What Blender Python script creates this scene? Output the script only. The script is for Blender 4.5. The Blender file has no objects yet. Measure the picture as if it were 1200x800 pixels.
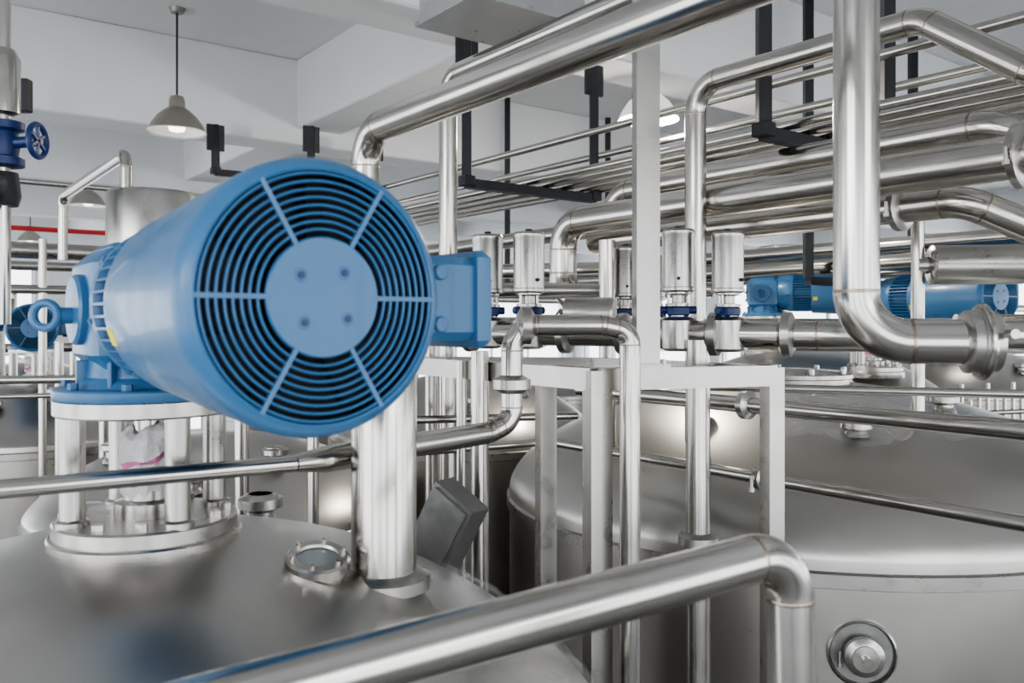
import bpy, math, random
from mathutils import Vector, Matrix
random.seed(4)
S=bpy.context.scene
try: S.view_settings.look='AgX - Medium High Contrast'
except Exception: pass
# ------------------------------------------------------------ materials
def mat(name,col,metal=0.0,rough=0.5,nscale=0,rvar=0.0,cvar=0.0,bump=0.0,bscale=None,emit=None,alpha=1.0,stretch=(1,1,1),coat=0.0):
    m=bpy.data.materials.new(name); m.use_nodes=True
    nt=m.node_tree; b=nt.nodes['Principled BSDF']
    b.inputs['Base Color'].default_value=(*col,1); b.inputs['Metallic'].default_value=metal
    b.inputs['Roughness'].default_value=rough; b.inputs['Alpha'].default_value=alpha
    if coat: b.inputs['Coat Weight'].default_value=coat
    if emit: b.inputs['Emission Color'].default_value=(*emit[0],1); b.inputs['Emission Strength'].default_value=emit[1]
    if nscale:
        tc=nt.nodes.new('ShaderNodeTexCoord'); mp=nt.nodes.new('ShaderNodeMapping'); mp.inputs['Scale'].default_value=stretch
        n=nt.nodes.new('ShaderNodeTexNoise'); n.inputs['Scale'].default_value=nscale; n.inputs['Detail'].default_value=4
        nt.links.new(tc.outputs['Object'],mp.inputs['Vector']); nt.links.new(mp.outputs['Vector'],n.inputs['Vector'])
        mr=nt.nodes.new('ShaderNodeMapRange'); mr.inputs['From Min'].default_value=.3; mr.inputs['From Max'].default_value=.7
        mr.inputs['To Min'].default_value=max(0.02,rough-rvar); mr.inputs['To Max'].default_value=rough+rvar
        nt.links.new(n.outputs['Fac'],mr.inputs['Value']); nt.links.new(mr.outputs['Result'],b.inputs['Roughness'])
        if cvar:
            cr=nt.nodes.new('ShaderNodeValToRGB'); cr.color_ramp.elements[0].position=.3; cr.color_ramp.elements[1].position=.7
            cr.color_ramp.elements[0].color=(*[c*(1-cvar) for c in col],1); cr.color_ramp.elements[1].color=(*[min(1,c*(1+cvar)) for c in col],1)
            nt.links.new(n.outputs['Fac'],cr.inputs['Fac']); nt.links.new(cr.outputs['Color'],b.inputs['Base Color'])
        if bump:
            bp=nt.nodes.new('ShaderNodeBump'); bp.inputs['Strength'].default_value=bump; bp.inputs['Distance'].default_value=.01
            n2=nt.nodes.new('ShaderNodeTexNoise'); n2.inputs['Scale'].default_value=bscale or nscale; n2.inputs['Detail'].default_value=3
            nt.links.new(mp.outputs['Vector'],n2.inputs['Vector']); nt.links.new(n2.outputs['Fac'],bp.inputs['Height']); nt.links.new(bp.outputs['Normal'],b.inputs['Normal'])
    return m
STEEL=mat('polished_stainless',(.57,.55,.515),1,.2,9,.03,.04)
SATIN=mat('satin_stainless',(.49,.475,.45),1,.29,14,.04,.04)
TANK=mat('brushed_tank_steel',(.54,.525,.495),1,.33,3,.04,.04)
TANKB=mat('tank_side_steel',(.50,.48,.45),1,.30,4,.03,.03)
WELD=mat('weld_heat_tint',(.38,.32,.26),1,.3,60,.06,.15)
BLUE=mat('blue_enamel',(.052,.170,.345),0,.36,20,.05,.04,coat=.15)
DBLUE=mat('dark_blue_valve_paint',(.010,.03,.13),0,.4,20,.05,.1)
BLACK=mat('black_painted_steel',(.014,.016,.02),0,.5,20,.08,.2)
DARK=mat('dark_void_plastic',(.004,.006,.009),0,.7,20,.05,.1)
WHITE=mat('white_painted_plaster',(.78,.80,.81),0,.85,3,.05,.03)
CEIL=mat('ceiling_paint',(.78,.79,.80),0,.9,3,.05,.02)
FLOORM=mat('grey_epoxy_floor',(.14,.14,.135),0,.35,4,.1,.15)
RED=mat('red_paint',(.55,.03,.03),0,.45,10,.05,.1)
YEL=mat('yellow_label',(.85,.72,.03),0,.5,10,.05,.05)
ENAM=mat('lamp_enamel_grey',(.30,.285,.25),.5,.35,10,.05,.05)
ENLIT=mat('lamp_enamel_glowing',(.75,.73,.68),0,.35,10,.05,.05,emit=((1,.96,.88),.5))
LIN=mat('lamp_inner_white',(.85,.85,.82),0,.4,10,.05,.02)
BULB=mat('lit_bulb',(1,.97,.9),0,.4,emit=((1,.96,.88),40))
BULB0=mat('frosted_bulb',(.9,.9,.88),0,.3,emit=((1,.96,.9),4))
CLOTH=mat('white_cloth_wrap',(.80,.78,.79),0,.8,60,.1,.06,.8,40)
PINK=mat('magenta_tape',(.58,.18,.36),0,.5,40,.1,.5,.5,40)
FILM=mat('clear_plastic_film',(.9,.92,.93),0,.22,12,.05,.03,alpha=.10)
GLASS=mat('sight_glass',(.30,.33,.34),.3,.05,10,.02,.05)
ALU=mat('window_frame_aluminium',(.6,.62,.64),.3,.5,10,.05,.05)
GALV=mat('galvanised_sheet',(.50,.51,.51),1,.32,30,.05,.05)
BOXG=mat('instrument_box_grey',(.30,.30,.29),.7,.42,30,.08,.1)
# ------------------------------------------------------------ mesh builder
def frame(ax):
    ax=Vector(ax).normalized(); h=Vector((0,0,1)) if abs(ax.z)<.9 else Vector((1,0,0))
    a=ax.cross(h).normalized(); return ax,a,ax.cross(a).normalized()
class MB:
    def __init__(s): s.v=[];s.f=[];s.m=[];s.mats=[]
    def mi(s,m):
        if m not in s.mats: s.mats.append(m)
        return s.mats.index(m)
    def strip(s,rings,m,c0=True,c1=True,closed=False):
        k=s.mi(m); n=len(rings[0]); base=len(s.v)
        for r in rings: s.v.extend([tuple(p) for p in r])
        R=len(rings)
        for i in range(R if closed else R-1):
            j=(i+1)%R
            for q in range(n):
                w=(q+1)%n
                s.f.append((base+i*n+q,base+i*n+w,base+j*n+w,base+j*n+q)); s.m.append(k)
        if not closed:
            if c0: s.f.append(tuple(base+q for q in range(n))[::-1]); s.m.append(k)
            if c1: s.f.append(tuple(base+(R-1)*n+q for q in range(n))); s.m.append(k)
    def rev(s,o,ax,prof,m,seg=32,c0=True,c1=True):
        o=Vector(o); ax,a,b=frame(ax)
        rings=[[o+ax*h+(a*math.cos(t)+b*math.sin(t))*max(r,1e-4) for t in [2*math.pi*q/seg for q in range(seg)]] for r,h in prof]
        s.strip(rings,m,c0,c1)
    def cyl(s,p0,p1,r,m,seg=24,ch=0):
        p0=Vector(p0);p1=Vector(p1);L=(p1-p0).length
        if ch: pr=[(r-ch,0),(r,ch),(r,L-ch),(r-ch,L)]
        else: pr=[(r,0),(r,L)]
        s.rev(p0,p1-p0,pr,m,seg)
    def tor(s,o,ax,R,r,m,seg=36,rs=8,sx=1):
        o=Vector(o); ax,a,b=frame(ax); rings=[]
        for i in range(seg):
            t=2*math.pi*i/seg; d=a*math.cos(t)+b*math.sin(t)
            rings.append([o+d*(R+r*math.cos(u))+ax*(r*sx*math.sin(u)) for u in [2*math.pi*q/rs for q in range(rs)]])
        s.strip(rings,m,closed=True)
    def box(s,c,sz,m,R=None,bev=0.0):
        c=Vector(c); x,y,z=[q/2 for q in sz]; k=s.mi(m); base=len(s.v)
        R=R or Matrix.Identity(3)
        b=min(bev,x*.9,y*.9,z*.9)
        if b<=0:
            for p in [(-x,-y,-z),(x,-y,-z),(x,y,-z),(-x,y,-z),(-x,-y,z),(x,-y,z),(x,y,z),(-x,y,z)]:
                s.v.append(tuple(c+R@Vector(p)))
            for f in [(0,3,2,1),(4,5,6,7),(0,1,5,4),(1,2,6,5),(2,3,7,6),(3,0,4,7)]:
                s.f.append(tuple(base+i for i in f)); s.m.append(k)
        else:
            def loop(ix,iy,zz,cc):
                pts=[]
                for (sx,sy,a0) in [(1,1,0),(-1,1,90),(-1,-1,180),(1,-1,270)]:
                    for da in (0,45,90):
                        t=math.radians(a0+da)
                        pts.append(c+R@Vector((sx*(ix-cc)+cc*math.cos(t),sy*(iy-cc)+cc*math.sin(t),zz)))
                return pts
            s.strip([loop(x-b,y-b,-z,b*.5),loop(x,y,-z+b,b),loop(x,y,z-b,b),loop(x-b,y-b,z,b*.5)],m)
    def bar(s,p0,p1,w,h,m,bev=.0):
        p0=Vector(p0);p1=Vector(p1);d=p1-p0; L=d.length
        X=d.normalized(); up=Vector((0,0,1)) if abs(X.z)<.9 else Vector((0,1,0))
        Y=up.cross(X).normalized(); Z=X.cross(Y)
        R=Matrix((X,Y,Z)).transposed()
        s.box((p0+p1)/2,(L,w,h),m,R,bev)
    def tube(s,pts,r,m,seg=24,bend=None,weld=True):
        P=[Vector(p) for p in pts]; bend=bend or r*3
        path=[P[0]]; marks=[]
        for i in range(1,len(P)-1):
            a=P[i-1]-P[i]; b=P[i+1]-P[i]; la,lb=a.length,b.length; a.normalize(); b.normalize()
            ang=a.angle(b)
            if ang>math.radians(177): path.append(P[i]); continue
            t=min(bend/math.tan(ang/2),la*.48,lb*.48); rad=t*math.tan(ang/2)
            cdir=(a+b).normalized(); cen=P[i]+cdir*(rad/math.sin(ang/2))
            s0=P[i]+a*t-cen; s1=P[i]+b*t-cen; tot=s0.angle(s1); nrm=s0.cross(s1).normalized()
            K=max(4,int(math.degrees(tot)/6))
            for k in range(K+1): path.append(cen+Matrix.Rotation(tot*k/K,3,nrm)@s0)
            marks+= [(P[i]+a*t,a),(P[i]+b*t,b)]
        path.append(P[-1])
        T=[]
        for i in range(len(path)):
            if i==0:d=path[1]-path[0]
            elif i==len(path)-1:d=path[-1]-path[-2]
            else:d=(path[i+1]-path[i]).normalized()+(path[i]-path[i-1]).normalized()
            T.append(d.normalized())
        _,a,_b=frame(T[0]); rings=[]
        for i,p in enumerate(path):
            a=(a-T[i]*a.dot(T[i])).normalized(); b=T[i].cross(a)
            rings.append([p+(a*math.cos(t)+b*math.sin(t))*r for t in [2*math.pi*q/seg for q in range(seg)]])
        s.strip(rings,m)
        if weld:
            for p,d in marks: s.rev(p-d*r*.08,d,[(r*1.0005,0),(r*1.012,r*.05),(r*1.012,r*.11),(r*1.0005,r*.16)],WELD,seg,False,False)
    def clamp(s,p,ax,r,m=None,wing=True):
        m=m or SATIN; p=Vector(p); A,a,b=frame(ax)
        s.rev(p-A*.014,A,[(r*1.0,-.006),(r*1.25+.004,0),(r*1.25+.012,.004),(r*1.25+.012,.024),(r*1.25+.004,.028),(r,.034)],m,28)
        if wing:
            q=p+a*(r*1.25+.022); s.cyl(q-b*.012,q+b*.02,.005,m,8); s.cyl(q+b*.02,q+b*.032,.009,m,8)
    def obj(s,name,loc=(0,0,0),rz=0,sc=1,ang=32):
        me=bpy.data.meshes.new(name); me.from_pydata(s.v,[],s.f); 
        for m in s.mats: me.materials.append(m)
        me.polygons.foreach_set('material_index',s.m); me.polygons.foreach_set('use_smooth',[True]*len(s.f))
        me.update()
        try: me.set_sharp_from_angle(angle=math.radians(ang))
        except Exception: pass
        return place(me,name,loc,rz,sc)
def place(me,name,loc=(0,0,0),rz=0,sc=1):
    o=bpy.data.objects.new(name,me); o.location=loc; o.rotation_euler=(0,0,math.radians(rz)); o.scale=(sc,)*3
    S.collection.objects.link(o); return o
def pipe(pts,r,bend=None,m=None,name='stainless_pipe',clamps=(),weld=True):
    b=MB(); b.tube(pts,r,m or STEEL,bend=bend,weld=weld)
    for c,ax in clamps: b.clamp(c,ax,r)
    return b.obj(name)
# room axes: U runs back-left, V runs back-right
U=Vector((-.6,.8,0)); V=Vector((.8,.6,0)); RM=Matrix((V,U,Vector((0,0,1)))).transposed()
def W(v,u,z): return V*v+U*u+Vector((0,0,z))
# ------------------------------------------------------------ room
b=MB(); b.box(W(4.25,5.25,-.1),(19,21,.2),FLOORM,RM); b.obj('floor')
b=MB(); b.box(W(4.25,5.25,5.1),(19,21,.2),CEIL,RM); b.obj('ceiling')
for i,u in enumerate([-2.6,.3,3.35,6.3,9.2,12.1]):
    b=MB(); b.box(W(4.25,u,4.68),(18.4,.34,.64),CEIL,RM,.01); b.obj('trim_%d'%(i+1))
for i,v in enumerate([-2.5,2.75,8.0]):
    b=MB(); b.box(W(v,5.25,4.74),(.36,20.4,.52),CEIL,RM,.01); b.obj('trim_%d'%(i+7))
def wall(name,along,across,pos,lo,hi,z0,z1,n,wn):
    b=MB(); T=.25
    def bx(a0,a1,za,zb):
        c=(a0+a1)/2
        p=W(c,pos,(za+zb)/2) if along=='v' else W(pos,c,(za+zb)/2)
        sz=(a1-a0,T,zb-za) if along=='v' else (T,a1-a0,zb-za)
        b.box(p,sz,WHITE,RM)
    bx(lo,hi,0,z0); bx(lo,hi,z1,5.0)
    step=(hi-lo)/n; pw=.6
    for i in range(n+1):
        c=lo+i*step; bx(max(lo,c-pw/2),min(hi,c+pw/2),z0,z1)
    b.obj(name)
    for i in range(n):
        a0=lo+i*step+pw/2; a1=lo+(i+1)*step-pw/2; w=MB()
        def wb(aa,ab,za,zb,m,t=.06):
            c=(aa+ab)/2; p=W(c,pos,(za+zb)/2) if along=='v' else W(pos,c,(za+zb)/2)
            w.box(p,(ab-aa,t,zb-za) if along=='v' else (t,ab-aa,zb-za),m,RM)
        wb(a0,a1,z0,z0+.05,ALU); wb(a0,a1,z1-.05,z1,ALU); wb(a0,a1,(z0+z1)/2-.02,(z0+z1)/2+.02,ALU)
        for k in range(4):
            c=a0+(a1-a0)*k/3; wb(max(a0,c-.025),min(a1,c+.025),z0+.05,z1-.05,ALU)
        w.obj('window_%d'%(wn+i))
wall('wall_back','v','u',15.5,-5,13.4,1.1,3.95,5,1)
wall('wall_right','u','v',13.5,-5,15.4,1.1,3.95,5,6)
wall('wall_front','v','u',-5,-5,13.4,1.1,4.3,5,11)
wall('wall_left','u','v',-5,-5,15.4,1.1,4.3,5,16)
# ------------------------------------------------------------ tanks
def tank(x,y,apex,R,h,name='stainless_tank',feat=None,pw=2.2,qw=.8):
    zs=apex-h; b=MB()
    def dz(r): return zs+h*max(0,1-(r/R)**pw)**qw
    prof=[(0,apex)]+[(R*math.sin(math.radians(t)),dz(R*math.sin(math.radians(t)))) for t in range(4,90,3)]+[(R,zs),(R,zs-.04)]
    b.rev((0,0,0),(0,0,1),prof[::-1],TANK,96,False,True)
    b.rev((0,0,0),(0,0,1),[(R,zs-.03),(R+.012,zs-.036),(R+.012,zs-.075),(R,zs-.08)],SATIN,96,False,False)
    b.rev((0,0,0),(0,0,1),[(0.02,.42),(R*.5,.46),(R*.85,.55),(R,.7),(R,zs-.04)],TANKB,96,False,False)
    for k in range(4):
        t=math.radians(45+90*k); b.cyl((R*.75*math.cos(t),R*.75*math.sin(t),0),(R*.75*math.cos(t),R*.75*math.sin(t),.56),.06,SATIN,16)
        b.rev((R*.75*math.cos(t),R*.75*math.sin(t),0),(0,0,1),[(.11,0),(.11,.02)],SATIN,20)
    if feat: feat(b,dz)
    o=b.obj(name,(x,y,0)); return o
def port(b,dz,x,y,r,hh,wing=True):
    z=dz(math.hypot(x,y)); b.cyl((x,y,z-.03),(x,y,z+hh),r,SATIN,24)
    b.rev((x,y,z-.01),(0,0,1),[(r+.012,0),(r+.008,.012),(r,.022)],SATIN,24,False,False)
    b.clamp((x,y,z+hh*.8),(0,0,1),r,wing=wing); b.rev((x,y,z+hh),(0,0,1),[(r*1.2,0),(r*1.2,.006),(r*.9,.01)],SATIN,24)
def f1(b,dz):
    port(b,dz,.08,.44,.03,.05); port(b,dz,-.3,.42,.03,.06)
    x,y=.325,-.07; z=dz(math.hypot(x,y)); n=Vector((.12,-.25,1)).normalized(); o=Vector((x,y,z-.02))
    b.rev(o,n,[(.048,0),(.048,.026),(.054,.028),(.054,.040),(.050,.044),(.036,.044),(.034,.040)],SATIN,32,True,False)
    b.rev(o+n*.039,n,[(.001,.0),(.036,.0)],GLASS,32,False,False)
    for k in range(6):
        _,a,c=frame(n); t=k*math.pi/3; p=o+n*.042+(a*math.cos(t)+c*math.sin(t))*.044; b.cyl(p,p+n*.009,.004,STEEL,6)
def f2(b,dz):
    R=1.2
    port(b,dz,-.05,-.78,.03,.035); port(b,dz,.38,-.5,.03,.05); port(b,dz,-.72,.15,.03,.06); port(b,dz,-.5,-.5,.022,.06)
    b.rev((0,0,dz(0)-.03),(0,0,1),[(.22,0),(.22,.04),(.235,.045),(.235,.06),(.2,.07),(.05,.08)],SATIN,40)
    for k in range(8):
        t=k*math.pi/4; b.cyl((.21*math.cos(t),.21*math.sin(t),dz(0)+.03),(.21*math.cos(t),.21*math.sin(t),dz(0)+.055),.012,STEEL,8)
    th=math.asin(-.2/R); o=Vector((R*math.sin(th),-R*math.cos(th),2.07)); n=Vector((math.sin(th),-math.cos(th),0))
    b.rev(o-n*.02,n,[(.094,0),(.096,.028),(.09,.034),(.086,.028),(.082,.006)],SATIN,36,False,False)
    b.rev(o-n*.012,n,[(.001,0.014),(.084,.014)],BOXG,36,False,False)
    b.cyl(o-n*.01,o+n*.035,.034,SATIN,24); b.clamp(o+n*.03,n,.034); b.rev(o+n*.04,n,[(.040,0),(.036,.012),(.012,.014),(.012,.03)],STEEL,24)
    b.rev((0,0,0),(0,0,1),[(R,1.55),(R+.006,1.56),(R+.006,1.60),(R,1.61)],SATIN,96,False,False)
def fg(b,dz):
    port(b,dz,.35,-.35,.035,.07); port(b,dz,-.35,-.3,.035,.07); port(b,dz,.1,-.6,.03,.06)
tank(-.655,1.51,2.63,.85,.38,feat=f1)
tank(1.19,3.6,2.765,1.2,.44,feat=f2,pw=2.05,qw=.62)
tank(-1.35,3.95,2.50,.8,.32,feat=fg)
tank(-.30,5.25,2.70,.8,.34,feat=fg)
tank(-3.31,5.885,2.60,.85,.34,feat=fg)
tank(1.98,5.72,2.84,.88,.34)
tank(3.9,7.3,2.79,.8,.34,feat=fg)
tank(-1.9,7.9,2.6,.85,.34,feat=fg)
tank(.3,9.5,2.6,.85,.34,feat=fg)
tank(-5.2,9.2,2.6,.85,.34,feat=fg)
# ------------------------------------------------------------ agitator drive
def agitator():
    b=MB(); Z=(0,0,1); q=math.radians(52)
    def L(x,y):
        return (x*math.cos(q)-y*math.sin(q),x*math.sin(q)+y*math.cos(q))
    b.rev((0,0,-.03),Z,[(.158,0),(.160,.004),(.160,.034),(.157,.038)],SATIN,56)
    b.rev((0,0,.008),Z,[(.152,0),(.152,.022),(.149,.026),(.06,.028)],SATIN,56)
    for k in range(12):
        t=k*math.pi/6+.2; p=(.132*math.cos(t),.132*math.sin(t),.034); b.cyl(p,(p[0],p[1],.046),.010,STEEL,6)
    for sx in(-1,1):
        for sy in(-1,1):
            x,y=L(.088*sx,.088*sy); b.cyl((x,y,.03),(x,y,.217),.0205,SATIN,24); b.rev((x,y,.03),Z,[(.027,0),(.027,.012),(.021,.016)],SATIN,20)
    b.cyl((0,0,.03),(0,0,.22),.022,STEEL,20); b.rev((0,0,.03),Z,[(.055,0),(.055,.03),(.04,.035),(.04,.07)],SATIN,28)
    rings=[];N=48
    for i,h in enumerate([.07,.085,.10,.115,.122,.13,.138,.15,.165,.18,.19]):
        rr=[.036,.044,.048,.046,.043,.045,.047,.044,.045,.040,.026][i]
        rings.append([(rr*(1+.07*math.sin(5*t+i*1.3)+.05*math.sin(11*t-i))*math.cos(t),rr*(1+.07*math.sin(5*t+i*1.3)+.05*math.sin(11*t-i))*math.sin(t),h+.008*math.sin(2*t+.5)+.004*math.sin(5*t+i)) for t in [2*math.pi*k/N for k in range(N)]])
    b.strip(rings[:3],CLOTH,True,False); b.strip(rings[2:4],PINK,False,False); b.strip(rings[3:6],CLOTH,False,False); b.strip(rings[5:7],PINK,False,False); b.strip(rings[6:],CLOTH,False,True)
    b.rev((0,0,.215),Z,[(.148,0),(.150,.003),(.150,.026),(.148,.028)],SATIN,56)
    b.rev((0,0,.243),Z,[(.150,0),(.151,.002),(.151,.016),(.148,.019),(.11,.020)],BLUE,56)
    for k in range(8):
        t=k*math.pi/4+.3; p=(.133*math.cos(t),.133*math.sin(t),.262); b.cyl(p,(p[0],p[1],.273),.009,BLUE,6)
    b.rev((0,0,.26),Z,[(.118,0),(.112,.012),(.100,.02),(.096,.05),(.10,.09)],BLUE,40)
    for k in range(8):
        t=k*math.pi/4; R=Matrix.Rotation(t,3,'Z'); b.box(R@Vector((.100,0,.285)),(.03,.008,.05),BLUE,R,.002)
    b.box((-.005,0,.395),(.20,.21,.20),BLUE,None,.024)
    b.box((-.005,0,.498),(.15,.15,.018),BLUE,None,.008)
    b.cyl((-.115,0,.40),(-.09,0,.40),.075,BLUE,36,.006)
    for k in range(6):
        t=k*math.pi/3; b.cyl((-.125,.06*math.cos(t),.4+.06*math.sin(t)),(-.11,.06*math.cos(t),.4+.06*math.sin(t)),.008,STEEL,6)
    b.cyl((-.01,-.12,.395),(-.01,-.09,.395),.06,BLUE,36,.005)
    b.cyl((-.01,-.14,.385),(-.01,-.11,.385),.014,BLUE,20,.002)
    b.tor((-.015,-.158,.385),(.75,-.6,0),.021,.0075,BLUE,28,10)
    b.tor((-.03,0,.515),(0,1,0),.018,.006,BLUE,24,8)
    A=(1,0,0)
    b.rev((.085,0,.40),A,[(.10,0),(.114,.010),(.122,.07),(.128,.078),(.128,.10),(.118,.104)],BLUE,48)
    for k in range(8):
        t=2*math.pi*k/8+.2; R=Matrix.Rotation(t,3,'X'); p=R@Vector((0,0,.123))+Vector((.15,0,.4)); b.cyl(p,p+Vector((.016,0,0)),.008,BLUE,6)
    b.rev((.11,0,.40),A,[(.104,0),(.106,.26)],BLUE,48)
    for k in range(44):
        t=2*math.pi*k/44; R=Matrix.Rotation(t,3,'X'); b.box(R@Vector((.0,0,.116))+Vector((.25,0,.4)),(.13,.0040,.026),BLUE,R)
    x0,x1,r0,r1=.300,.71,.138,.1605
    b.rev((0,0,.40),A,[(r0-.006,x0-.0),(r0,x0),(r0+.001,x0+.01),(r1-.002,x1-.03),(r1-.003,x1-.016),(r1-.009,x1-.005),(r1-.016,x1),(r1-.019,x1-.002),(r1-.019,x1-.012)],BLUE,96,False,False)
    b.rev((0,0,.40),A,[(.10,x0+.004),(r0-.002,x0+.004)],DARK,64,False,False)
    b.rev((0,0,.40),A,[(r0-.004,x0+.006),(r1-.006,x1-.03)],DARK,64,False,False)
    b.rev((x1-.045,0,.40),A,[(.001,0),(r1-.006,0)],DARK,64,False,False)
    for k in range(7):
        t=2*math.pi*k/7; R=Matrix.Rotation(t,3,'X')@Matrix.Rotation(.4,3,'Z'); b.box(R@Vector((0,0,.09))+Vector((x1-.036,0,.4)),(.012,.03,.085),DARK,R)
    for k in range(8):
        rr=.076+k*.0089; b.tor((x1-.003,0,.40),A,rr,.0019,BLUE,96,8,1.6)
    b.rev((x1-.008,0,.40),A,[(.066,0),(.068,.003),(.068,.006),(.066,.0085)],BLUE,64)
    for k in range(6):
        t=k*math.pi/3+math.pi/2; R=Matrix.Rotation(t,3,'X'); b.box(R@Vector((0,0,.105))+Vector((x1-.0025,0,.4)),(.006,.0055,.08),BLUE,R)
    for k in range(4):
        t=k*math.pi/2+math.pi/4+.08; c=Vector((x1,.037*math.cos(t),.4+.037*math.sin(t)))
        b.tor(c+Vector((.0005,0,0)),A,.0066,.0012,BLUE,20,6); b.cyl(c-Vector((.002,0,0)),c+Vector((.0012,0,0)),.0042,DBLUE,12)
    b.box((.53,.205,.405),(.20,.14,.115),BLUE,None,.012); b.box((.53,.275,.405),(.215,.03,.135),BLUE,None,.01)
    b.box((.53,.15,.405),(.15,.06,.09),BLUE,None,.006)
    for dz in (-.035,.035): b.cyl((.625,.205,.405+dz),(.636,.205,.405+dz),.011,BLUE,16,.002)
    b.box((.45,.20,.345),(.03,.03,.02),BLACK)
    b.box((.325,-.1402*math.cos(.35),.40-.1402*math.sin(.35)),(.028,.0012,.024),YEL,Matrix.Rotation(.35,3,'X'))
    return b
ag=agitator().obj('blue_agitator_motor',(-.645,1.51,2.63),-52.07); me=ag.data
place(me,'blue_agitator_motor',(-3.31,5.885,2.60),-60.6,.95)
place(me,'blue_agitator_motor',(2.17,5.12,2.715),-60,1.08)
place(me,'blue_agitator_motor',(1.73,5.84,2.81),-22,1.02)
place(me,'blue_agitator_motor',(-1.9,7.9,2.6),-150,1.0)
place(me,'blue_agitator_motor',(-5.2,9.2,2.6),-60,1.0)
# ------------------------------------------------------------ valve actuators
def actuator():
    b=MB(); Z=(0,0,1)
    b.cyl((0,0,-.03),(0,0,.03),.028,SATIN,24); b.rev((0,0,.0),Z,[(.03,0),(.042,.004),(.042,.016),(.03,.02)],SATIN,28)
    b.box((0,0,.042),(.062,.05,.03),DBLUE,None,.006); b.cyl((-.05,0,.045),(.05,0,.045),.011,DBLUE,12,.002)
    b.rev((0,0,.055),Z,[(.036,0),(.036,.008),(.018,.01),(.018,.03),(.034,.034),(.034,.04)],SATIN,24)
    for k in(-1,1): b.cyl((.026*k,0,.05),(.026*k,0,.1),.005,STEEL,8)
    b.rev((0,0,.094),Z,[(.040,0),(.047,.004),(.047,.012),(.044,.014),(.0445,.155),(.046,.158),(.046,.166),(.041,.173),(.012,.176)],SATIN,40)
    b.rev((0,0,.27),Z,[(.010,-.002),(.010,.006)],BLACK,16)
    b.cyl((.0,-.044,.13),(.0,-.052,.13),.005,BLACK,10)
    return b
av=actuator().obj('valve_actuator',(-.071,2.50,2.995),10); am=av.data
for (x,y,z,rz,sc) in [(.048,2.43,2.995,30,1.0),(.4355,2.235,2.995,-10,.95),(.55,2.176,2.995,40,.9),(.412,3.1,3.0,0,1.05),(.50,3.0,3.0,20,.9),(-.32,3.3,2.98,0,1)]:
    place(am,'valve_actuator',(x,y,z),rz,sc)
def bigcan(x,y,zt,r,h,zb,name='pneumatic_canister'):
    b=MB(); b.rev((x,y,zt-h),(0,0,1),[(r*.9,0),(r,.006),(r,h-.008),(r*.95,h),(.01,h+.003)],SATIN,48)
    b.rev((x,y,zt-h-.05),(0,0,1),[(r*.5,0),(r*.5,.03),(r*.8,.035),(r*.8,.05)],DBLUE,32); b.cyl((x,y,zb),(x,y,zt-h-.04),r*.35,SATIN,20)
    b.obj(name)
bigcan(-.81,1.92,3.295,.095,.135,2.5); bigcan(2.0,6.35,3.58,.165,.25,2.75); bigcan(-3.9,6.5,3.2,.1,.2,2.3)
b=MB(); b.rev((1.44,2.95,3.205),(1,-.12,0),[(.05,0),(.068,.01),(.068,.30),(.062,.32),(.01,.325)],SATIN,40); b.cyl((1.40,2.955,3.205),(1.45,2.95,3.205),.03,SATIN,20)
b.tube([(1.405,2.955,3.36),(1.405,2.955,2.6),(1.405,2.955,2.45)],.022,STEEL); b.obj('valve_actuator')
b=MB(); b.rev((.145,2.36,3.03),(1,-.3,0),[(.03,0),(.044,.006),(.044,.13),(.038,.14),(.01,.142)],SATIN,32); b.cyl((.145,2.36,3.03),(.12,2.39,2.99),.02,SATIN,16); b.obj('valve_actuator')
# ------------------------------------------------------------ overhead pipes
pipe([(.60,.896,3.495),(-.378,2.2,3.495),(-.378,2.2,3.0),(-.225,1.5,3.0),(-.225,1.5,2.9)],.0375,.09)
pipe([(.60,1.63,3.783),(-.2025,2.7,3.783),(-.2025,2.7,1.5)],.029,.07)
pipe([(1.75,1.54,3.425),(.357,3.4,3.425),(.215,3.589,3.425),(.215,3.589,3.10),(.357,3.4,3.10),(.52,3.19,3.10),(.52,3.19,2.9)],.058,.16,clamps=[((1.29,2.156,3.425),(.6,-.8,0))])
pipe([(.435,3.75,3.0),(.435,3.75,3.5735),(1.40,2.43,3.5735),(1.56,2.44,3.45),(1.8,2.7,3.45)],.05,.13)
pipe([(.35,3.63,3.348),(1.272,2.4,3.348),(1.50,2.36,3.24),(1.9,2.6,3.2)],.046,.12,clamps=[((1.16,2.549,3.348),(.6,-.8,0))])
pipe([(.6235,2.9,2.60),(.6235,2.9,3.812),(1.092,2.275,3.812),(1.27,2.06,3.60),(1.42,1.86,3.60)],.036,.10)
pipe([(.585,1.45,4.98),(.585,1.45,2.971),(.775,1.41,2.971)],.0375,.085)
b=MB(); b.rev((.765,1.412,2.971),(1,-.15,0),[(.04,-.02),(.052,-.014),(.052,.0),(.056,.002),(.056,.014),(.052,.016),(.05,.032),(.034,.034),(.034,.02)],SATIN,40)
b.tor((.776,1.41,2.971),(1,-.15,0),.058,.006,STEEL,36,8); b.cyl((.785,1.35,2.985),(.785,1.33,2.985),.008,SATIN,8); b.obj('pipe_flange')
for n,z,r in [(2.60,3.705,.017),(2.71,3.705,.021),(2.83,3.708,.024),(2.95,3.702,.015),(3.05,3.70,.013)]:
    pipe([W(n,-.5,z),W(n,7.6,z)],r,name='service_pipe')
pipe([W(3.0,0,4.0),W(3.0,7.0,4.0)],.02,name='service_pipe'); pipe([W(3.6,0,3.9),W(3.6,9.0,3.9)],.03,name='service_pipe'); pipe([W(3.8,0,4.1),W(3.8,9.0,4.1)],.022,name='service_pipe')
pipe([W(2.75,2.75,3.45),W(2.75,7.2,3.45)],.04,name='service_pipe')
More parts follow.
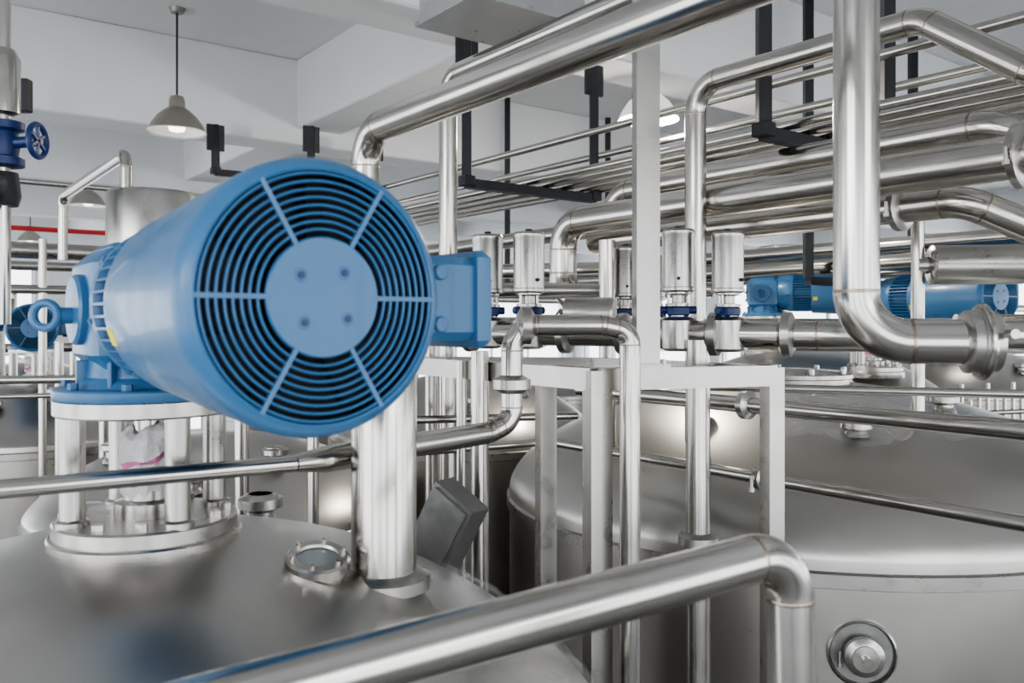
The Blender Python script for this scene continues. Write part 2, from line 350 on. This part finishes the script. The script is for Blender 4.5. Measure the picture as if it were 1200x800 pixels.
def hanger(p0,p1,zb,zt,both=(True,True)):
    b=MB(); p0=Vector(p0);p1=Vector(p1)
    for p,o in ((p0,both[0]),(p1,both[1])):
        if o:
            b.bar((p.x,p.y,zb),(p.x,p.y,zt),.045,.045,BLACK)
            b.box((p.x,p.y,zt-.09),(.12,.02,.18),BLACK,RM,.003); b.box((p.x,p.y,zb+.012),(.06,.06,.05),BLACK,RM,.004)
    b.bar((p0.x,p0.y,zb),(p1.x,p1.y,zb),.045,.045,BLACK); b.obj('pipe_hanger_bracket')
hanger((-.212,4.0,0),(.43,4.48,0),3.66,4.38); hanger((.87,2.95,0),(1.51,3.43,0),3.66,4.98)
hanger((-1.40,5.95,0),(-1.0,6.25,0),3.85,4.38); hanger((-2.05,5.9,0),(-1.9,6.0,0),4.05,4.38,(True,False))
b=MB(); b.box((-.03,2.58,4.06),(.40,.30,.30),GALV,RM,.0); b.box((-.03,2.58,3.905),(.42,.32,.012),GALV,RM,.0)
b.cyl((-.13,2.58,4.2),(-.13,2.58,5.0),.008,SATIN,8); b.cyl((.09,2.58,4.2),(.09,2.58,5.0),.008,SATIN,8); b.obj('galvanised_duct')
# ------------------------------------------------------------ manifold
b=MB(); b.tube([(-.30,2.613,2.975),(.789,2.05,2.975),(1.5,1.95,2.975)],.035,STEEL,bend=.3)
for x in (-.12,.15,.3,.52,.68): b.clamp((x,2.458-.517*x,2.975),(.888,-.459,0),.035,wing=False)
for x,y in ((-.071,2.50),(.048,2.43),(.4355,2.235),(.55,2.176)):
    b.rev((x,y,2.93),(0,0,1),[(.030,0),(.050,.008),(.052,.045),(.050,.08),(.032,.09)],SATIN,28)
b.obj('valve_manifold_pipe')
pipe([(-.4,3.5,2.99),(.9,2.85,2.99),(1.9,2.8,2.99)],.03,.2,name='valve_manifold_pipe')
pipe([(-.5,3.3,3.13),(.55,3.28,3.13),(.75,3.2,3.13)],.03,.1)
pipe([(-.3,4.1,3.25),(.4,3.9,3.25)],.035)
# ------------------------------------------------------------ lower routed pipe
b=MB(); b.tube([(-1.29,.94,2.755),(-.37,1.46,2.762)],.0145,STEEL)
d=Vector((.32,.37,0)).normalized(); p=Vector((-.372,1.459,2.762))
b.rev(p-d*.0,d,[(.0146,0),(.016,.01),(.023,.06),(.0235,.07)],STEEL,24,False,False)
b.tube([p+d*.065,(-.05,1.83,2.768),(.0,1.86,2.79),(.0,1.86,2.998),(.20,1.885,2.998),(.262,1.893,2.985),(.262,1.893,1.2)],.0235,STEEL,bend=.055)
b.clamp((0,1.86,2.87),(0,0,1),.0235); b.clamp((.03,1.864,2.998),(1,.1,0),.0235,wing=False)
b.obj('stainless_pipe')
b=MB(); zb=2.52
b.rev((-.225,1.5,zb),(0,0,1),[(.057,0),(.057,.40),(.052,.415),(.0385,.44)],STEEL,48,True,False)
b.clamp((-.225,1.5,zb+.03),(0,0,1),.056); b.rev((-.225,1.5,zb-.02),(0,0,1),[(.073,0),(.069,.02),(.058,.03)],SATIN,40)
b.tor((-.275,1.435,2.535),(.2,1,.1),.018,.0015,STEEL,24,6); b.box((-.285,1.43,2.51),(.03,.004,.035),CLOTH,Matrix.Rotation(.3,3,'Y'),.002)
b.obj('vent_column')
pipe([(-.62,.50,2.655),(.325,1.0,2.737),(.345,1.0,1.5)],.0275,.055)
# ------------------------------------------------------------ support frame
A=Vector((.195,1.95,0));B=Vector((.64,2.1,0));C=Vector((-.33,2.66,0));D=Vector((.25,2.57,0)); E=Vector((.084,2.09+.03,0))
b=MB(); zt=2.875
for p,q in((A,B),(A,C),(B,D),(C,D)):
    b.bar((p.x,p.y,zt),(q.x,q.y,zt),.045,.05,SATIN)
RR=Matrix.Rotation(math.radians(18),3,'Z')
for p in (A,B,C,D,E):
    w=.052 if p is A else .042
    b.box((p.x,p.y,(zt+.02)/2),(w,w,zt+.02),SATIN,RR)
b.box((.312,1.99,(zt+5.0)/2),(.054,.054,5.0-zt),SATIN,Matrix.Rotation(math.radians(4),3,'Z'))
b.box((.312,1.985,zt+.03),(.09,.07,.008),SATIN,RR)
for z in (1.9,):
    for p,q in((A,B),(A,C)): b.bar((p.x,p.y,z),(q.x,q.y,z),.04,.04,SATIN)
for dx in(-.036,.036): b.cyl((.312+dx,1.965,zt+.03),(.312+dx,1.965,zt+.045),.007,STEEL,6)
b.obj('stainless_support_frame')
pipe([(.475,2.18,2.96),(.475,2.18,.3)],.031,clamps=[((.475,2.18,2.45),(0,0,1))])
b=MB(); b.tube([(.25,3.146,2.76),(1.5,1.479,2.76)],.0245,STEEL); b.clamp((.70,2.546,2.76),(.6,-.8,0),.0245,wing=False); b.obj('stainless_pipe')
b=MB(); b.tube([(.136,3.1,2.5745),(1.4,1.415,2.5745)],.0175,STEEL); b.clamp((.69,2.361,2.5745),(.6,-.8,0),.0175); b.obj('stainless_pipe')
pipe([(.60,2.75,2.80),(1.9,2.30,2.80)],.0135); pipe([(.9,3.9,2.90),(2.6,3.3,2.90)],.018); pipe([(1.3,2.5,3.0),(2.2,2.4,3.0)],.03)
for x,y,z0,z1,r in [(-.085,2.25,.0,2.93,.024),(-.14,2.35,.0,2.9,.014),(-.26,2.75,.0,2.95,.02),(.34,3.05,.0,3.3,.03),(-.7,3.0,0,3.0,.02),(-.95,3.0,0,2.85,.025)]:
    if math.hypot(x-1.19,y-3.6)<1.23: z0=2.5
    pipe([(x,y,z0),(x,y,z1)],r)
pipe([(-.56,2.42,2.35),(-.56,2.42,2.72),(-.3,2.5,2.72),(.2,2.62,2.72)],.012); pipe([(-.9,2.2,2.62),(.1,2.75,2.62)],.012)
b=MB(); R=Matrix.Rotation(math.radians(-35),3,'Z')@Matrix.Rotation(math.radians(30),3,'Y'); c0=Vector((-.175,2.13,2.47)); b.box(c0,(.13,.07,.26),BOXG,R); b.box(c0+R@Vector((0,-.038,0)),(.11,.008,.24),BOXG,R)
b.bar((-.16,2.17,2.5),(-.085,2.25,2.5),.03,.03,SATIN); b.obj('instrument_box')
# ------------------------------------------------------------ left side items
b=MB(); x,y=-1.075,1.8
b.tube([(x,y,5.0),(x,y,3.0)],.016,STEEL)
b.rev((x,y,3.44),(0,0,1),[(.018,0),(.034,.005),(.034,.12),(.024,.14)],STEEL,28)
b.rev((x,y,3.33),(0,0,1),[(.022,0),(.042,.004),(.042,.02),(.03,.025),(.034,.05),(.03,.075),(.042,.08),(.042,.096),(.022,.1)],DBLUE,28)
b.cyl((x,y,3.38),(x+.08,y-.01,3.385),.012,DBLUE,12); b.tor((x+.08,y-.01,3.385),(1,0,0),.034,.006,DBLUE,28,8)
for k in range(3): b.box((x+.08,y-.01,3.385),(.006,.006,.066),DBLUE,Matrix.Rotation(k*math.pi/3,3,'X'))
b.rev((x+.0,y-.05,3.285),(0,-1,0),[(.035,0),(.042,.004),(.042,.03),(.03,.036)],BLACK,28); b.rev((x,y,3.25),(0,0,1),[(.03,0),(.036,.02),(.03,.07)],BLACK,24)
b.obj('handwheel_valve')
b=MB(); b.bar((-1.86,3.1,3.15),(-1.86,3.1,5.0),.05,.05,BLACK); b.box((-1.80,3.1,3.83),(.10,.04,.12),BLACK,None,.004); b.obj('pipe_hanger_bracket')
pipe([(-1.356,3.0,2.6),(-1.356,3.0,3.6),(-2.1,3.99,3.6),(-2.1,3.99,3.3)],.021,.05)
pipe([(-3.6,4.7,3.45),(-1.6,6.2,3.45)],.05,m=SATIN); pipe([(-3.4,4.5,3.2),(-1.8,5.7,3.2)],.018); pipe([(-3.0,4.2,2.72),(-1.7,4.5,2.72)],.022); pipe([(-3.0,4.4,2.62),(-1.4,4.9,2.62)],.014)
pipe([(-7.2,9.2,4.15),(-3.0,12.35,4.15)],.03,m=RED,name='red_fire_pipe')
pipe([(-3.6,5.4,3.95),(-2.2,6.45,3.95)],.02)
for x,y,z1 in [(-2.2,4.6,3.3),(-2.35,4.9,3.1),(-2.05,4.4,2.9),(-2.6,4.9,2.9),(-1.95,4.9,3.2),(-2.75,5.0,3.5),(-2.2,5.5,3.4)]:
    pipe([(x,y,0),(x,y,z1)],.022)
# ------------------------------------------------------------ far racks and background pipework
b=MB()
for k in range(11): b.tube([(2.15+k*.055,4.25+k*.02,0),(2.15+k*.055,4.25+k*.02,2.62+.04*(k%3))],.011,STEEL,12)
b.tube([(2.1,4.23,2.55),(2.8,4.48,2.55)],.014,STEEL,12); b.tube([(2.1,4.23,2.3),(2.8,4.48,2.3)],.014,STEEL,12); b.obj('pipe_rack')
b=MB()
for k in range(16):
    a=W(7.5+.25*k,4+random.uniform(-1,1),0); b.tube([a,a+Vector((0,0,random.uniform(2.9,3.4)))],.03,STEEL,12)
for z in (2.75,2.95,3.15): b.tube([W(7,3.6,z),W(12,3.6,z)],.035,STEEL,12)
b.obj('pipe_rack')
b=MB()
for k in range(14):
    a=W(1.0+.42*k,8.3+random.uniform(-.4,.4),0); b.tube([a,a+Vector((0,0,random.uniform(2.8,3.4)))],.028,STEEL,12)
for z in (2.8,3.05,3.3,3.5): b.tube([W(.5,8.3,z),W(8,8.3,z)],.04,STEEL,12)
b.obj('pipe_rack')
b=MB()
for k in range(5):
    b.tube([W(4.6+.22*k,.5,3.35+.12*(k%2)),W(4.6+.22*k,9,3.35+.12*(k%2))],.045,STEEL,16)
for s in (3.0,6.0): 
    for v in (4.45,5.65): b.bar(W(v,s,3.28),W(v,s,4.98),.05,.05,BLACK)
    b.bar(W(4.45,s,3.26),W(5.65,s,3.26),.05,.05,BLACK)
b.obj('pipe_rack')
# ------------------------------------------------------------ plastic films
def film(cx,cy,R,apex,h,pw,qw,a0,a1,r0,r1,name):
    b=MB(); NU,NV=110,70
    from mathutils import noise
    for i in range(NU):
        for j in range(NV):
            u=i/(NU-1); w=j/(NV-1)
            a=math.radians(a0+(a1-a0)*u+5*noise.noise(Vector((w*4,u*2,1)))*2); r=r0+(r1-r0)*w+.10*noise.noise(Vector((u*5,w*2,4)))
            r=min(r,R*.985)
            x,y=r*math.cos(a),r*math.sin(a)
            rid=1-abs(noise.noise(Vector((x*9,y*9,2.2)))*2); rid2=1-abs(noise.noise(Vector((x*21,y*21,7.2)))*2)
            z=apex-h+h*max(0,1-(r/R)**pw)**qw+.004+.018*max(0,rid)**3+.008*max(0,rid2)**3
            b.v.append((cx+x,cy+y,z))
    k=b.mi(FILM)
    for i in range(NU-1):
        for j in range(NV-1): b.f.append((i*NV+j,(i+1)*NV+j,(i+1)*NV+j+1,i*NV+j+1)); b.m.append(k)
    b.obj(name,ang=180)
film(-.655,1.51,.85,2.63,.38,2.2,.8,-30,25,.52,.84,'plastic_film')
film(1.19,3.6,1.2,2.765,.44,2.05,.62,-112,-50,.40,.85,'plastic_film')
# ------------------------------------------------------------ lamps
def addlamp(x,y,z,zt,lit):
    b=MB(); Z=(0,0,1)
    b.rev((0,0,0),Z,[(.175,0),(.172,.012),(.155,.05),(.12,.10),(.075,.14),(.05,.155)],ENLIT if lit else ENAM,40,False,False)
    b.rev((0,0,0),Z,[(.05,.155),(.048,.20),(.04,.225),(.012,.235)],ENAM,40,False,True)
    b.rev((0,0,0),Z,[(.178,-.003),(.178,.004),(.171,.004),(.150,.05),(.115,.098),(.07,.136),(.01,.14)],LIN,40,False,True)
    b.cyl((0,0,.23),(0,0,zt-z),.007,BLACK,8); b.rev((0,0,zt-z-.03),(0,0,1),[(.04,0),(.05,.03)],ENAM,16)
    b.rev((0,0,.0),(0,0,1),[(.01,0),(.045,.01),(.055,.04),(.03,.09),(.02,.12)],BULB if lit else BULB0,20); b.obj('pendant_lamp',(x,y,z))
addlamp(-2.12,5.4,4.215,5.0,False); addlamp(.80,5.0,4.20,5.0,True); addlamp(-4.37,8.8,4.22,5.0,False); addlamp(-7.0,12.4,4.2,5.0,False); addlamp(3.7,7.2,4.2,5.0,True)
L=bpy.data.lights.new('pendant_bulb_light','POINT'); L.energy=70; L.shadow_soft_size=.08; L.color=(1,.93,.82); o=bpy.data.objects.new('pendant_bulb_light',L); o.location=(.80,5.0,4.15); S.collection.objects.link(o)
# ------------------------------------------------------------ light
w=bpy.data.worlds.new('World'); S.world=w; w.use_nodes=True; bg=w.node_tree.nodes['Background']; bg.inputs[0].default_value=(.93,.96,1,1); bg.inputs[1].default_value=3.5
def area(loc,tgt,sx,sy,e,col=(1,1,1)):  # added fill
    L=bpy.data.lights.new('added_fill_light','AREA'); L.shape='RECTANGLE'; L.size=sx; L.size_y=sy; L.energy=e; L.color=col
    o=bpy.data.objects.new('added_fill_light',L); o.location=loc; o.rotation_euler=(Vector(tgt)-Vector(loc)).to_track_quat('-Z','Y').to_euler(); S.collection.objects.link(o)
area((-3.6,-2.2,4.2),(0,3.0,2.6),3.5,1.0,55,(.97,.99,1))
area((3.5,-2.4,4.2),(.5,3.5,2.6),2.5,.8,22,(1,.98,.95))
# ------------------------------------------------------------ camera
c=bpy.data.cameras.new('camera'); c.lens=30; c.sensor_width=36; c.shift_y=-20/1200; c.clip_start=.05
c.dof.use_dof=True; c.dof.focus_distance=2.4; c.dof.aperture_fstop=5.6
co=bpy.data.objects.new('camera',c); co.location=(0,0,3); co.rotation_euler=(math.pi/2,0,0); S.collection.objects.link(co); S.camera=co
